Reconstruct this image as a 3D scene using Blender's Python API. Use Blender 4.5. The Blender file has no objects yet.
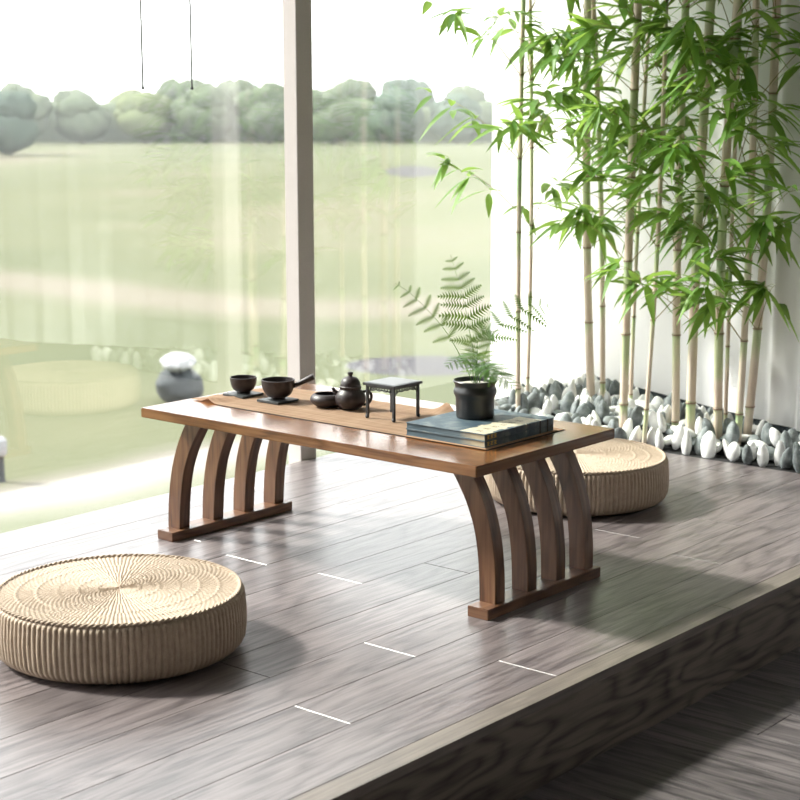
import bpy, bmesh, math, random
from mathutils import Vector, Matrix, noise
R = math.radians; PI = math.pi
sc = bpy.context.scene
col = sc.collection
rnd = random.Random(7)

# ---------------------------------------------------------------- camera
cd = bpy.data.cameras.new('camera'); cam = bpy.data.objects.new('camera', cd); col.objects.link(cam)
sc.camera = cam
cd.sensor_width = 36; cd.sensor_fit = 'HORIZONTAL'
cd.lens = 1647.58 / 800 * 36
PITCH, YAW, ROLL = 0.180074, 0.699532, -0.001168
fw = Vector((math.cos(YAW)*math.cos(PITCH), math.sin(YAW)*math.cos(PITCH), -math.sin(PITCH)))
rt = Vector((math.sin(YAW), -math.cos(YAW), 0)); upv = rt.cross(fw)
r2 = rt*math.cos(ROLL) + upv*math.sin(ROLL); u2 = -rt*math.sin(ROLL) + upv*math.cos(ROLL)
CAM = Vector((-3.01884, -2.30498, 1.24387))
M = Matrix((r2, u2, -fw)).transposed().to_4x4(); M.translation = CAM
cam.matrix_world = M
cd.clip_end = 2000
cd.dof.use_dof = True; cd.dof.focus_distance = 4.3
APERTURE = 0.0115
cd.dof.aperture_fstop = (cd.lens/1000) / APERTURE

# ---------------------------------------------------------------- world, sun, exposure
w = bpy.data.worlds.new('world'); sc.world = w; w.use_nodes = True
bg = w.node_tree.nodes['Background']
bg.inputs[0].default_value = (1.0, 0.965, 0.985, 1); bg.inputs[1].default_value = 4.6
sd = bpy.data.lights.new('sun', 'SUN'); sun = bpy.data.objects.new('sun', sd); col.objects.link(sun)
SUN_EL = R(42); SUN_DIR = Vector((0.37*math.cos(SUN_EL)/1.0009, -0.93*math.cos(SUN_EL)/1.0009, -math.sin(SUN_EL)))
sun.rotation_euler = SUN_DIR.to_track_quat('-Z', 'Y').to_euler()
sun.location = (0, 8, 8)
sd.energy = 11.0; sd.angle = R(6.5); sd.color = (1.0, 0.94, 0.86)
sc.view_settings.view_transform = 'Standard'
sc.view_settings.look = 'None'
sc.view_settings.exposure = 0.08
sc.view_settings.gamma = 1.0
sc.view_settings.use_curve_mapping = False

# ---------------------------------------------------------------- helpers
def tag(o, label=None, cat=None, group=None, kind=None):
    if label: o['label'] = label
    if cat: o['category'] = cat
    if group: o['group'] = group
    if kind: o['kind'] = kind
    return o

def empty(name, loc=(0, 0, 0), rz=0, **k):
    o = bpy.data.objects.new(name, None); col.objects.link(o)
    o.location = loc; o.rotation_euler = (0, 0, rz); o.empty_display_size = 0.05
    return tag(o, **k)

def obj(name, bm, mat, parent=None, smooth=False, loc=None, recalc=True):
    if recalc: bmesh.ops.recalc_face_normals(bm, faces=bm.faces)
    me = bpy.data.meshes.new(name); bm.to_mesh(me); bm.free()
    if smooth:
        for p in me.polygons: p.use_smooth = True
        if smooth != 'all': me.set_sharp_from_angle(angle=R(40))
    for m in (mat if isinstance(mat, (list, tuple)) else [mat]): me.materials.append(m)
    o = bpy.data.objects.new(name, me); col.objects.link(o)
    if parent: o.parent = parent
    if loc: o.location = loc
    return o

def box(bm, lo, hi, bevel=0.0, mi=0, seg=1):
    c = [(a+b)/2 for a, b in zip(lo, hi)]; s = [abs(b-a) for a, b in zip(lo, hi)]
    r = bmesh.ops.create_cube(bm, size=1, matrix=Matrix.Translation(c) @ Matrix.Diagonal((*s, 1)))
    vs = r['verts']; fs = {f for v in vs for f in v.link_faces}
    for f in fs: f.material_index = mi
    if bevel:
        es = list({e for v in vs for e in v.link_edges})
        bmesh.ops.bevel(bm, geom=es, offset=bevel, segments=seg, affect='EDGES', clamp_overlap=True)
    return vs

def lathe(bm, prof, n=48, c=(0, 0, 0), cap0=True, cap1=False, mi=0):
    rings = []
    for r, z in prof:
        rings.append([bm.verts.new((c[0]+r*math.cos(2*PI*i/n), c[1]+r*math.sin(2*PI*i/n), c[2]+z)) for i in range(n)])
    for a, b in zip(rings, rings[1:]):
        for i in range(n):
            f = bm.faces.new((a[i], a[(i+1) % n], b[(i+1) % n], b[i])); f.material_index = mi
    if cap0: bm.faces.new(rings[0][::-1])
    if cap1: bm.faces.new(rings[-1])

def tube(bm, pts, rad, n=8, cap=True, mi=0, closed=False):
    pts = [Vector(p) for p in pts]
    if not isinstance(rad, (list, tuple)): rad = [rad]*len(pts)
    rings = []; ref = None
    for i, p in enumerate(pts):
        if closed: t = pts[(i+1) % len(pts)] - pts[i-1]
        else: t = pts[min(i+1, len(pts)-1)] - pts[max(i-1, 0)]
        if t.length < 1e-9: t = Vector((0, 0, 1))
        t.normalize()
        if ref is None: ref = Vector((0, 0, 1)) if abs(t.z) < .9 else Vector((1, 0, 0))
        a = t.cross(ref)
        if a.length < 1e-6: a = t.orthogonal()
        a.normalize(); b = a.cross(t).normalized(); ref = b
        rings.append([bm.verts.new(p + (a*math.cos(2*PI*k/n) + b*math.sin(2*PI*k/n))*rad[i]) for k in range(n)])
    pr = list(zip(rings, rings[1:])) + ([(rings[-1], rings[0])] if closed else [])
    for a, b in pr:
        for k in range(n):
            f = bm.faces.new((a[k], a[(k+1) % n], b[(k+1) % n], b[k])); f.material_index = mi
    if cap and not closed:
        bm.faces.new(rings[0][::-1]); bm.faces.new(rings[-1])

def prism(bm, poly, axis, a, b, bevel=0):
    """poly of 2-D points extruded along axis (0,1,2) from a to b"""
    def P(q, t):
        v = list(q); v.insert(axis, t); return v
    A = [bm.verts.new(P(q, a)) for q in poly]; B = [bm.verts.new(P(q, b)) for q in poly]
    n = len(poly); fs = [bm.faces.new(A[::-1]), bm.faces.new(B)]
    for i in range(n): fs.append(bm.faces.new((A[i], A[(i+1) % n], B[(i+1) % n], B[i])))
    if bevel:
        bmesh.ops.recalc_face_normals(bm, faces=fs)
        es = [e for f in fs for e in f.edges if e.is_valid and len(e.link_faces) == 2 and e.calc_face_angle(0) > R(50)]
        bmesh.ops.bevel(bm, geom=list(set(es)), offset=bevel, segments=2, affect='EDGES', clamp_overlap=True)

def spline(P, n=8):
    """Catmull-Rom through points"""
    P = [Vector(p) for p in P]; Q = [2*P[0]-P[1]] + P + [2*P[-1]-P[-2]]; out = []
    for i in range(1, len(Q)-2):
        a, b, c, d = Q[i-1:i+3]
        for k in range(n):
            t = k/n
            out.append(.5*((2*b)+(c-a)*t+(2*a-5*b+4*c-d)*t*t+(3*b-a-3*c+d)*t**3))
    out.append(P[-1]); return out

# ---------------------------------------------------------------- materials
class N:
    def __init__(s, name):
        s.m = bpy.data.materials.new(name); s.m.use_nodes = True; s.t = s.m.node_tree
        s.b = s.t.nodes['Principled BSDF']; s.out = s.t.nodes['Material Output']
    def n(s, typ, **k):
        x = s.t.nodes.new(typ)
        for a, b in k.items():
            if a.startswith('_'): x.inputs[int(a[1:])].default_value = b
            else: setattr(x, a, b)
        return x
    def l(s, a, b): s.t.links.new(a, b)
    def math(s, op, a, b=0.0, c=None):
        x = s.n('ShaderNodeMath', operation=op)
        for i, v in enumerate((a, b) if c is None else (a, b, c)):
            if hasattr(v, 'links'): s.l(v, x.inputs[i])
            else: x.inputs[i].default_value = v
        return x.outputs[0]
    def mix(s, f, a, b, mode='MIX'):
        x = s.n('ShaderNodeMix', data_type='RGBA', blend_type=mode)
        for i, v in ((0, f), (6, a), (7, b)):
            if hasattr(v, 'links'): s.l(v, x.inputs[i])
            else: x.inputs[i].default_value = v if i == 0 else (*v, 1)
        return x.outputs[2]
    def ramp(s, f, stops):
        x = s.n('ShaderNodeValToRGB'); s.l(f, x.inputs[0]); e = x.color_ramp.elements
        while len(e) < len(stops): e.new(.5)
        for q, (p, c) in zip(e, stops): q.position = p; q.color = (*c, 1) if len(c) == 3 else c
        return x.outputs[0]
    def noise(s, vec, scale, detail=4, rough=.5, dist=0):
        x = s.n('ShaderNodeTexNoise'); x.inputs['Scale'].default_value = scale
        x.inputs['Detail'].default_value = detail; x.inputs['Roughness'].default_value = rough
        x.inputs['Distortion'].default_value = dist
        if vec is not None: s.l(vec, x.inputs['Vector'])
        return x.outputs[0]
    def bump(s, h, strength=.3, dist=.01):
        x = s.n('ShaderNodeBump'); x.inputs['Strength'].default_value = strength; x.inputs['Distance'].default_value = dist
        s.l(h, x.inputs['Height']); s.l(x.outputs[0], s.b.inputs['Normal'])
    def base(s, c):
        if hasattr(c, 'links'): s.l(c, s.b.inputs['Base Color'])
        else: s.b.inputs['Base Color'].default_value = (*c, 1)
    def set(s, **k):
        for a, v in k.items():
            i = s.b.inputs[a.replace('_', ' ')]
            if hasattr(v, 'links'): s.l(v, i)
            else: i.default_value = v
        return s

def mapped(n, src, scale):
    mp = n.n('ShaderNodeMapping'); mp.inputs['Scale'].default_value = scale; n.l(src, mp.inputs['Vector']); return mp.outputs[0]

def wood(name, stops, rough, src='UV', scale=(1, 1, 1), spec=.5, coat=0, grain=1.0, bump=.25, ringf=55, fig=.22, tones=.5):
    """grain runs along the first texture axis"""
    n = N(name); tc = n.n('ShaderNodeTexCoord')
    s = mapped(n, tc.outputs[src], scale)
    big = n.noise(mapped(n, s, (1.3, 7, 7)), 1.0, 3, .5)
    sep = n.n('ShaderNodeSeparateXYZ'); n.l(s, sep.inputs[0])
    a = n.math('MULTIPLY', big, 14.0*grain)
    v = n.math('MULTIPLY_ADD', sep.outputs[1], ringf*.25, a)
    rings = n.math('SINE', n.math('MULTIPLY', v, 4.2))
    rings = n.math('POWER', n.math('MULTIPLY_ADD', rings, .5, .5), .55)
    fine = n.noise(mapped(n, s, (4, 120, 120)), 1.0, 4, .65)
    med = n.noise(mapped(n, s, (2.2, 38, 38)), 1.0, 4, .6)
    f = n.math('MULTIPLY_ADD', n.math('SUBTRACT', rings, .35), fig, n.math('MULTIPLY_ADD', fine, .6, n.math('MULTIPLY', med, .4)))
    c = n.ramp(f, stops)
    # per-piece tone
    at = n.n('ShaderNodeAttribute', attribute_name='tone')
    tone = n.math('MULTIPLY_ADD', at.outputs['Fac'], tones, 1-tones/2)
    c2 = n.n('ShaderNodeHueSaturation'); n.l(c, c2.inputs['Color']); n.l(tone, c2.inputs['Value'])
    n.base(c2.outputs[0]); n.set(Roughness=rough)
    n.b.inputs['Specular IOR Level'].default_value = spec
    n.b.inputs['Coat Weight'].default_value = coat; n.b.inputs['Coat Roughness'].default_value = .12
    n.bump(f, bump, .004)
    return n.m

def plain(name, c, rough=.5, metal=0, spec=.5, var=0, vscale=20, bump=0, **k):
    n = N(name)
    if var:
        tc = n.n('ShaderNodeTexCoord'); q = n.noise(tc.outputs['Object'], vscale, 5, .6)
        n.base(n.ramp(q, [(.3, tuple(max(0, x*(1-var)) for x in c)), (.7, tuple(min(1, x*(1+var)) for x in c))]))
        if bump: n.bump(q, bump, .005)
    else: n.base(c)
    n.set(Roughness=rough, Metallic=metal); n.b.inputs['Specular IOR Level'].default_value = spec
    for a, v in k.items(): n.b.inputs[a.replace('_', ' ')].default_value = v
    return n.m

floor_m = wood('grey oak', [(.32, (.046, .038, .041)), (.45, (.096, .080, .083)), (.56, (.152, .128, .130)), (.70, (.215, .182, .184))], .31, spec=.85, bump=.3, fig=.15, tones=.25)
riser_m = wood('grey oak riser', [(.34, (.070, .056, .048)), (.5, (.165, .135, .115)), (.66, (.27, .23, .195))], .5, spec=.3, grain=1.6)
nosing_m = wood('grey oak nosing', [(.30, (.095, .080, .072)), (.5, (.165, .140, .125)), (.7, (.24, .205, .175))], .4, fig=.1)
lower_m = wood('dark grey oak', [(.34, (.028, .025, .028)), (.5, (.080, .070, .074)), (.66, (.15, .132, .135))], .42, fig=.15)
table_m = wood('walnut table top', [(.28, (.075, .027, .009)), (.5, (.18, .070, .022)), (.72, (.28, .125, .045))], .24, src='UV', spec=.55, coat=.2, bump=.12)
leg_m = wood('walnut legs', [(.28, (.06, .024, .011)), (.5, (.15, .062, .028)), (.72, (.24, .115, .055))], .35, src='UV', spec=.5, coat=.2, bump=.12)

def set_tone(o, f=None):
    pass

# ---------------------------------------------------------------- planks
def plank_mesh(name, mat, rows, along='x', gap=.0016, cham=.0008, thick=.02, parent=None, z=0.0):
    """rows = list of (c0, c1, [cuts...]) across range and cut positions along"""
    bm = bmesh.new(); uvl = bm.loops.layers.uv.new('UVMap'); tl = bm.verts.layers.float.new('tone')
    for (c0, c1, cuts) in rows:
        for a, b in zip(cuts, cuts[1:]):
            t = rnd.random(); ou, ov = rnd.uniform(0, 50), rnd.uniform(0, 50)
            g = gap/2
            def V(u, v, zz):
                p = (u, v, z+zz) if along == 'x' else (v, u, z+zz)
                x = bm.verts.new(p); x[tl] = t; return x
            o = [(a+g, c0+g), (b-g, c0+g), (b-g, c1-g), (a+g, c1-g)]
            i = [(a+g+cham, c0+g+cham*.6), (b-g-cham, c0+g+cham*.6), (b-g-cham, c1-g-cham*.6), (a+g+cham, c1-g-cham*.6)]
            top = [V(*q, 0) for q in i]; mid = [V(*q, -cham) for q in o]; bot = [V(*q, -thick) for q in o]
            fs = [bm.faces.new(top)]
            for k in range(4):
                fs.append(bm.faces.new((mid[k], mid[(k+1) % 4], top[(k+1) % 4], top[k])))
                fs.append(bm.faces.new((bot[k], bot[(k+1) % 4], mid[(k+1) % 4], mid[k])))
            for f in fs:
                for lp in f.loops:
                    co = lp.vert.co
                    u, v = (co.x, co.y) if along == 'x' else (co.y, co.x)
                    lp[uvl].uv = (u+ou, v+ov+co.z-z)
    # under-slab so that the gaps are dark
    return obj(name, bm, mat, parent)

def cuts(a, b, start, step):
    out = [a]; x = start
    while x > a: x -= step
    x += step
    while x < b:
        if x - out[-1] > .05: out.append(x)
        x += step
    if b - out[-1] < .05: out.pop()
    out.append(b); return out

# platform: board seams along X (spacing .16), measured butt joints in the three nearest rows
XL, XR = -4.5, 2.012
seams = [-.407, -.348]
v = -.187
while v < 1.55: seams.append(v); v += .158
seams.append(1.592)
starts = {1: -.16, 2: -.66, 3: -.26, 4: .95, 5: .35}
rows = []
for i, (a, b) in enumerate(zip(seams, seams[1:])):
    rows.append((a, b, cuts(XL, XR, starts.get(i, rnd.uniform(0, 1.6)), 1.52 if i else 2.4)))
fl = plank_mesh('floor', floor_m, rows[1:]); tag(fl, kind='structure')
ns = plank_mesh('trim_1', nosing_m, rows[:1]); tag(ns, kind='structure')
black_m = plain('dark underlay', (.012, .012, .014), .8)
bm = bmesh.new(); box(bm, (XL, -.395, -.19), (XR, 1.59, -.0205)); tag(obj('floor', bm, black_m), kind='structure')
# riser
bm = bmesh.new(); uvl = bm.loops.layers.uv.new('UVMap')
box(bm, (XL, -.4065, -.195), (2.4, -.3955, -.0205))
for f in bm.faces:
    for lp in f.loops: lp[uvl].uv = (lp.vert.co.x*.8, lp.vert.co.z*.55+lp.vert.co.y)
tag(obj('trim_2', bm, riser_m), kind='structure')
# lower floor, boards along Y
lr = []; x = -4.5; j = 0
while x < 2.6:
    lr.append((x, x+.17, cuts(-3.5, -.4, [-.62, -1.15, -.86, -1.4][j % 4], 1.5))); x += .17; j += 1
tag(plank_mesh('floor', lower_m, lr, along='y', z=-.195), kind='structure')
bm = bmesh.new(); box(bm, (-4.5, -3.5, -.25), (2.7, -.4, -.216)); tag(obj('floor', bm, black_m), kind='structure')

# ---------------------------------------------------------------- shell
wall_m = plain('white plaster', (.80, .79, .80), .7, var=.015, vscale=3)
ceil_m = plain('grey ceiling', (.60, .60, .60), .8)
dim_m = plain('taupe wall', (.36, .335, .32), .8)
base_m = plain('dark slate trim', (.07, .09, .10), .6)
WX = lambda y: 2.175 + .43*y            # back wall line
wy0, wy1 = -3.5, 1.64
def wallpt(y, off=0.0):
    nrm = Vector((-1, .43, 0)).normalized()
    return Vector((WX(y), y, 0)) + nrm*off
# back wall: long panel with very soft vertical folds towards its right
bm = bmesh.new(); rows_ = []
NN = 260
for k in range(NN+1):
    y = wy0 + (wy1-wy0)*k/NN
    amt = .010*max(0, min(1, (.75-y)/.35))
    f = amt*(math.sin(y*46) + .5*math.sin(y*83+1))
    rows_.append([bm.verts.new(wallpt(y, f)+Vector((0, 0, z))) for z in (.082, 2.6)])
for a, b in zip(rows_, rows_[1:]): bm.faces.new((a[0], b[0], b[1], a[1]))
back = [[bm.verts.new(wallpt(y, -.08)+Vector((0, 0, z))) for z in (.082, 2.6)] for y in (wy0, wy1)]
bm.faces.new((back[0][0], back[0][1], back[1][1], back[1][0]))
bm.faces.new((rows_[-1][0], back[1][0], back[1][1], rows_[-1][1]))
bm.faces.new((rows_[0][0], rows_[0][1], back[0][1], back[0][0]))
bm.faces.new([r[1] for r in rows_] + [back[1][1], back[0][1]])
tag(obj('wall_back', bm, wall_m, smooth=True), kind='structure')
bm = bmesh.new()
A, B_, C_, D_ = wallpt(wy0, -.02), wallpt(wy1, -.02), wallpt(wy1, -.075), wallpt(wy0, -.075)
prism(bm, [(p.x, p.y) for p in (A, B_, C_, D_)], 2, -.195, .0835)
tag(obj('baseboard_back', bm, base_m), kind='structure')
# ceiling, wall behind, far left
bm = bmesh.new(); box(bm, (-4.5, -3.5, 2.6), (3.0, 1.84, 2.75)); tag(obj('ceiling', bm, ceil_m), kind='structure')
bm = bmesh.new(); box(bm, (-4.6, -3.6, -.25), (3.0, -3.5, 2.75)); tag(obj('wall_front', bm, dim_m), kind='structure')
bm = bmesh.new(); box(bm, (-4.6, -3.5, -.25), (-4.5, 1.8, 2.75)); tag(obj('wall_left', bm, dim_m), kind='structure')

# ---------------------------------------------------------------- window
n = N('window glass')
n.t.nodes.remove(n.b)
geo = n.n('ShaderNodeNewGeometry'); dt = n.n('ShaderNodeVectorMath', operation='DOT_PRODUCT')
n.l(geo.outputs['Normal'], dt.inputs[0]); n.l(geo.outputs['Incoming'], dt.inputs[1])
c = n.math('ABSOLUTE', dt.outputs['Value'])
p5 = n.math('POWER', n.math('SUBTRACT', 1.0, c), 5.0)
F = n.math('MULTIPLY_ADD', p5, .88, .11)
F = n.math('MINIMUM', F, 1.0)
tr = n.n('ShaderNodeBsdfTransparent'); tr.inputs[0].default_value = (.93, .96, .95, 1)
gl = n.n('ShaderNodeBsdfAnisotropic'); gl.inputs['Roughness'].default_value = .0
mx = n.n('ShaderNodeMixShader'); n.l(F, mx.inputs[0]); n.l(tr.outputs[0], mx.inputs[1]); n.l(gl.outputs[0], mx.inputs[2])
n.l(mx.outputs[0], n.out.inputs[0]); glass_m = n.m
post_m = plain('pale aluminium post', (.50, .455, .44), .45, spec=.4, var=.05, vscale=300)
win = empty('window_1', (1.12, 1.63, 0)); tag(win, kind='structure')
def wobj(name, bm, m):
    o = obj(name, bm, m); o.parent = win; o.matrix_parent_inverse = Matrix.Translation((-1.12, -1.63, 0)); return o
for a, b in ((-4.4, 1.36), (1.365, 2.95)):
    bm = bmesh.new(); box(bm, (a, 1.806, -.6), (b, 1.814, 2.6)); wobj('glass_pane', bm, glass_m)
bm = bmesh.new(); box(bm, (1.08, 1.598, -.3), (1.16, 1.660, 2.6), .002); wobj('mullion', bm, post_m)
n = N('sheer white curtain')
tl_ = n.n('ShaderNodeBsdfTranslucent'); tl_.inputs[0].default_value = (.88, .88, .86, 1)
sh_ = n.n('ShaderNodeBsdfTransparent'); mx2 = n.n('ShaderNodeMixShader'); mx2.inputs[0].default_value = .30
n.base((.85, .85, .84)); n.set(Roughness=.6)
mx = n.n('ShaderNodeMixShader'); mx.inputs[0].default_value = .62
n.l(n.b.outputs[0], mx.inputs[1]); n.l(tl_.outputs[0], mx.inputs[2]); n.l(mx.outputs[0], mx2.inputs[1]); n.l(sh_.outputs[0], mx2.inputs[2]); n.l(mx2.outputs[0], n.out.inputs[0]); frost_m = n.m
bm = bmesh.new(); box(bm, (2.2, 1.612, .055), (2.885, 1.616, 2.6)); tag(obj('window_2', bm, frost_m), kind='structure')
bm = bmesh.new(); box(bm, (2.2, 1.606, -.19), (2.885, 1.622, .0545)); tag(obj('baseboard_window', bm, base_m), kind='structure')
bm = bmesh.new(); box(bm, (-4.5, 1.593, -.3), (2.2, 1.597, -.004)); tag(obj('trim_3', bm, plain('sill edge', (.5, .5, .48), .5)), kind='structure')

# ---------------------------------------------------------------- table
T = empty('tea_table', (.3, .595, 0), label='low walnut tea table with two rows of curved slat legs', cat='table')
TO = Matrix.Translation((-.3, -.595, 0))
def part(name, bm, m, parent=T, smooth=False, **k):
    o = obj(name, bm, m, smooth=smooth, **k); o.parent = parent; o.matrix_parent_inverse = TO if parent is T else Matrix(); return o
def uvgrain(bm, ax, off=0):
    uvl = bm.loops.layers.uv.verify()
    for f in bm.faces:
        nx = max(range(3), key=lambda i: abs(f.normal[i]))
        oth = [i for i in range(3) if i != ax]
        if nx in oth: cr = [i for i in oth if i != nx][0]
        for lp in f.loops:
            co = lp.vert.co
            if nx == ax: lp[uvl].uv = (co[oth[0]]*.3+off, co[oth[1]]+off)
            else: lp[uvl].uv = (co[ax]+off, co[cr]+off+nx)
H = .3927; L = 1.19; TH = .0272
bm = bmesh.new(); box(bm, (0, 0, H-TH), (.6, L, H), .0022, seg=2); bm.normal_update(); uvgrain(bm, 1)
part('table_top', bm, table_m)
bh = .0272
for side in (0, 1):
    y0, y1 = (.002, .065) if side == 0 else (L-.060, L+.004)
    bm = bmesh.new(); box(bm, (.053, y0, 0), (.548, y1, bh), .0015, seg=2); bm.normal_update(); uvgrain(bm, 0, 3+side)
    part('foot_rail', bm, leg_m)
    inner = [(.065, .026), (.069, .118), (.080, .192), (.095, .240), (.116, .285), (.150, .338), (.172, .366)]
    outer = [(.016, .026), (.017, .10), (.026, .18), (.042, .243), (.061, .292), (.087, .338), (.106, .366)]
    inn = [(p.x, p.y) for p in spline([(*q, 0) for q in inner], 4)]; out = [(p.x, p.y) for p in spline([(*q, 0) for q in outer], 4)]
    for k, lx in enumerate((.101, .236, .363, .492)):
        poly = out + inn[::-1]
        if side: poly = [(a-.012*max(0, 1-b/.30), b) for a, b in poly]
        if side: poly = [(L+.012-a, b) for a, b in poly]
        bm = bmesh.new(); lx -= .004*side; prism(bm, poly, 0, lx, lx+.040, .0012)
        bm.normal_update(); uvgrain(bm, 2, 5+k*1.7+side*9)
        part('leg', bm, leg_m, smooth=True)

# ---------------------------------------------------------------- poufs
n = N('seagrass rope'); tc = n.n('ShaderNodeTexCoord')
q = n.noise(tc.outputs['Object'], 55, 5, .6); q2 = n.noise(tc.outputs['Object'], 260, 3, .6)
n.base(n.mix(n.math('MULTIPLY', q2, .55), n.ramp(q, [(.3, (.33, .245, .175)), (.7, (.47, .365, .275))]), (.58, .475, .375)))
n.set(Roughness=.62); n.bump(q2, .5, .003); rope_m = n.m
def make_pouf(name, loc, label, rz=0):
    t = empty(name, loc, rz, label=label, cat='pouf')
    RR = .289; HH = .143
    # ribbed side
    prof = []
    for i in range(9):
        a = PI/2*i/8; prof.append((RR-.055+.055*math.sin(a), .040-.040*math.cos(a)))
    prof += [(RR+.0015, .06), (RR+.002, .08), (RR+.001, .10), (RR-.001, .118)]
    for i in range(1, 6):
        a = PI/2*i/5; prof.append((RR-.014+.013*math.cos(a), .122+.018*math.sin(a)))
    NR = 128; sub = 6; n_ = NR*sub
    bm = bmesh.new(); rings = []
    for j, (r, z) in enumerate(prof):
        fade = 1 if j < len(prof)-3 else .5
        row = []
        for i in range(n_):
            ph = (i % sub)/sub
            dep = .0068*abs(math.sin(PI*ph))**.6*fade
            tw = .0012*math.sin(z*900 + (i//sub)*2.1)*(.5 if fade == 1 else .2)*math.sin(PI*ph)
            a = 2*PI*i/n_
            rr = r-.006+dep+tw
            row.append(bm.verts.new((rr*math.cos(a), rr*math.sin(a), z)))
        rings.append(row)
    for a, b in zip(rings, rings[1:]):
        for i in range(n_): bm.faces.new((a[i], a[(i+1) % n_], b[(i+1) % n_], b[i]))
    bm.faces.new(rings[0][::-1])
    obj('ribbed_side', bm, rope_m, t, smooth='all')
    # woven top: strands radiate, strand count grows outward in steps
    bm = bmesh.new(); NA = 960; radii = [0.0015]
    while radii[-1] < RR-.012: radii.append(radii[-1]+.0032)
    steps = [(.045, 30), (.095, 60), (.15, 96), (.215, 128), (.4, 160)]
    rings = []
    for r in radii:
        row = []
        for i in range(NA):
            a = 2*PI*i/NA
            sec = int(i/NA*8)
            rad_ = r + (.022 if sec % 2 else 0)
            cnt = next(c for s, c in steps if rad_ < s)
            ph = (a/(2*PI)*cnt) % 1
            ridge = abs(math.sin(PI*ph))**.7
            weave = math.sin(r*520 + (int(a/(2*PI)*cnt) % 2)*PI)
            z = HH-.004 + .0024*ridge + .0010*weave*ridge + (.0014 if (r*22) % 1 < .12 else 0)
            z += .002*(1-(r/RR)**2)
            row.append(bm.verts.new((r*math.cos(a), r*math.sin(a), z)))
        rings.append(row)
    for a, b in zip(rings, rings[1:]):
        for i in range(NA): bm.faces.new((a[i], a[(i+1) % NA], b[(i+1) % NA], b[i]))
    bm.faces.new(rings[0])
    obj('woven_top', bm, rope_m, t, smooth='all')
    bm = bmesh.new()
    for s in (0, 1):
        pts = []
        for i in range(720):
            a = 2*PI*i/720; p = a*64+s*PI
            pts.append(((RR-.0125+.0028*math.cos(p))*math.cos(a), (RR-.0125+.0028*math.cos(p))*math.sin(a), HH-.001+.0022*math.sin(p)))
        tube(bm, pts, .0026, 5, closed=True)
    obj('braided_rim', bm, rope_m, t, smooth='all')
    return t
make_pouf('pouf', (-.646, .536, 0), 'round woven seagrass floor pouf at the left, nearest the viewer')
make_pouf('pouf', (1.24, .550, 0), 'round woven seagrass floor pouf behind the right end of the tea table', 1.1)

# ---------------------------------------------------------------- table runner
def striped():
    n = N('tan linen runner'); tc = n.n('ShaderNodeTexCoord'); o = tc.outputs['Object']
    s = n.noise(mapped(n, o, (60, 2, 2)), 1, 3, .5); s2 = n.noise(mapped(n, o, (3, 220, 3)), 1, 3, .5); s3 = n.noise(mapped(n, o, (400, 400, 1)), 1, 2)
    f = n.math('MULTIPLY_ADD', s2, .5, n.math('MULTIPLY', s, .5))
    n.base(n.ramp(f, [(.3, (.42, .25, .155)), (.5, (.55, .36, .235)), (.7, (.66, .46, .32))])); n.set(Roughness=.85); n.bump(s3, .3, .002)
    return n.m
run_m = striped()
bm = bmesh.new(); nx, ny = 22, 90; g = []
for j in range(ny+1):
    row = []
    for i in range(nx+1):
        u, v_ = i/nx, j/ny
        x = .163 + .335*u; y = .092 + 1.045*v_
        z = H + .0022
        # rumpled left end with a raised fold
        e = max(0, (v_-.90)/.10)
        z += .012*math.exp(-((v_-.945)/.012)**2)*max(0, 1-u*2.2) + .002*e*math.sin(u*14+1)**2
        y += .035*e*(1-u)
        x += .012*e*(1-u)
        # lifted curl of the far edge beside the books
        z += .022*math.exp(-((v_-.385)/.022)**2)*max(0, (u-.84)/.16)**1.4
        x += .014*math.exp(-((v_-.385)/.03)**2)*max(0, (u-.84)/.16)
        z += .0006*math.sin(v_*60)*math.sin(u*9)
        row.append(bm.verts.new((x, y, z)))
    g.append(row)
for a, b in zip(g, g[1:]):
    for i in range(nx): bm.faces.new((a[i], a[i+1], b[i+1], b[i]))
bmesh.ops.solidify(bm, geom=list(bm.faces), thickness=-.0016)
ro = obj('table_runner', bm, run_m, smooth=True, recalc=True)
tag(ro, 'tan linen runner laid along the tea table under the tea ware', 'table runner')
bm = bmesh.new(); box(bm, (.1595, .0885, H), (.5005, 1.05, H+.0006)); o = obj('edge_shadow', bm, black_m); o.parent = ro  # dark sheet put in for the shadow line under the runner's edge
RZ = H + .0034

# ---------------------------------------------------------------- tea ware
clay_m = plain('dark purple clay', (.030, .021, .022), .42, spec=.5, var=.25, vscale=160, bump=.08)
slate_m = plain('dark slate', (.045, .050, .052), .5, var=.2, vscale=60)
stoolw_m = plain('dark painted wood', (.028, .029, .032), .38, spec=.55, var=.2, vscale=90)
stooltop_m = plain('grey stool panel', (.12, .125, .13), .4, spec=.5, var=.12, vscale=60)

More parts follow.
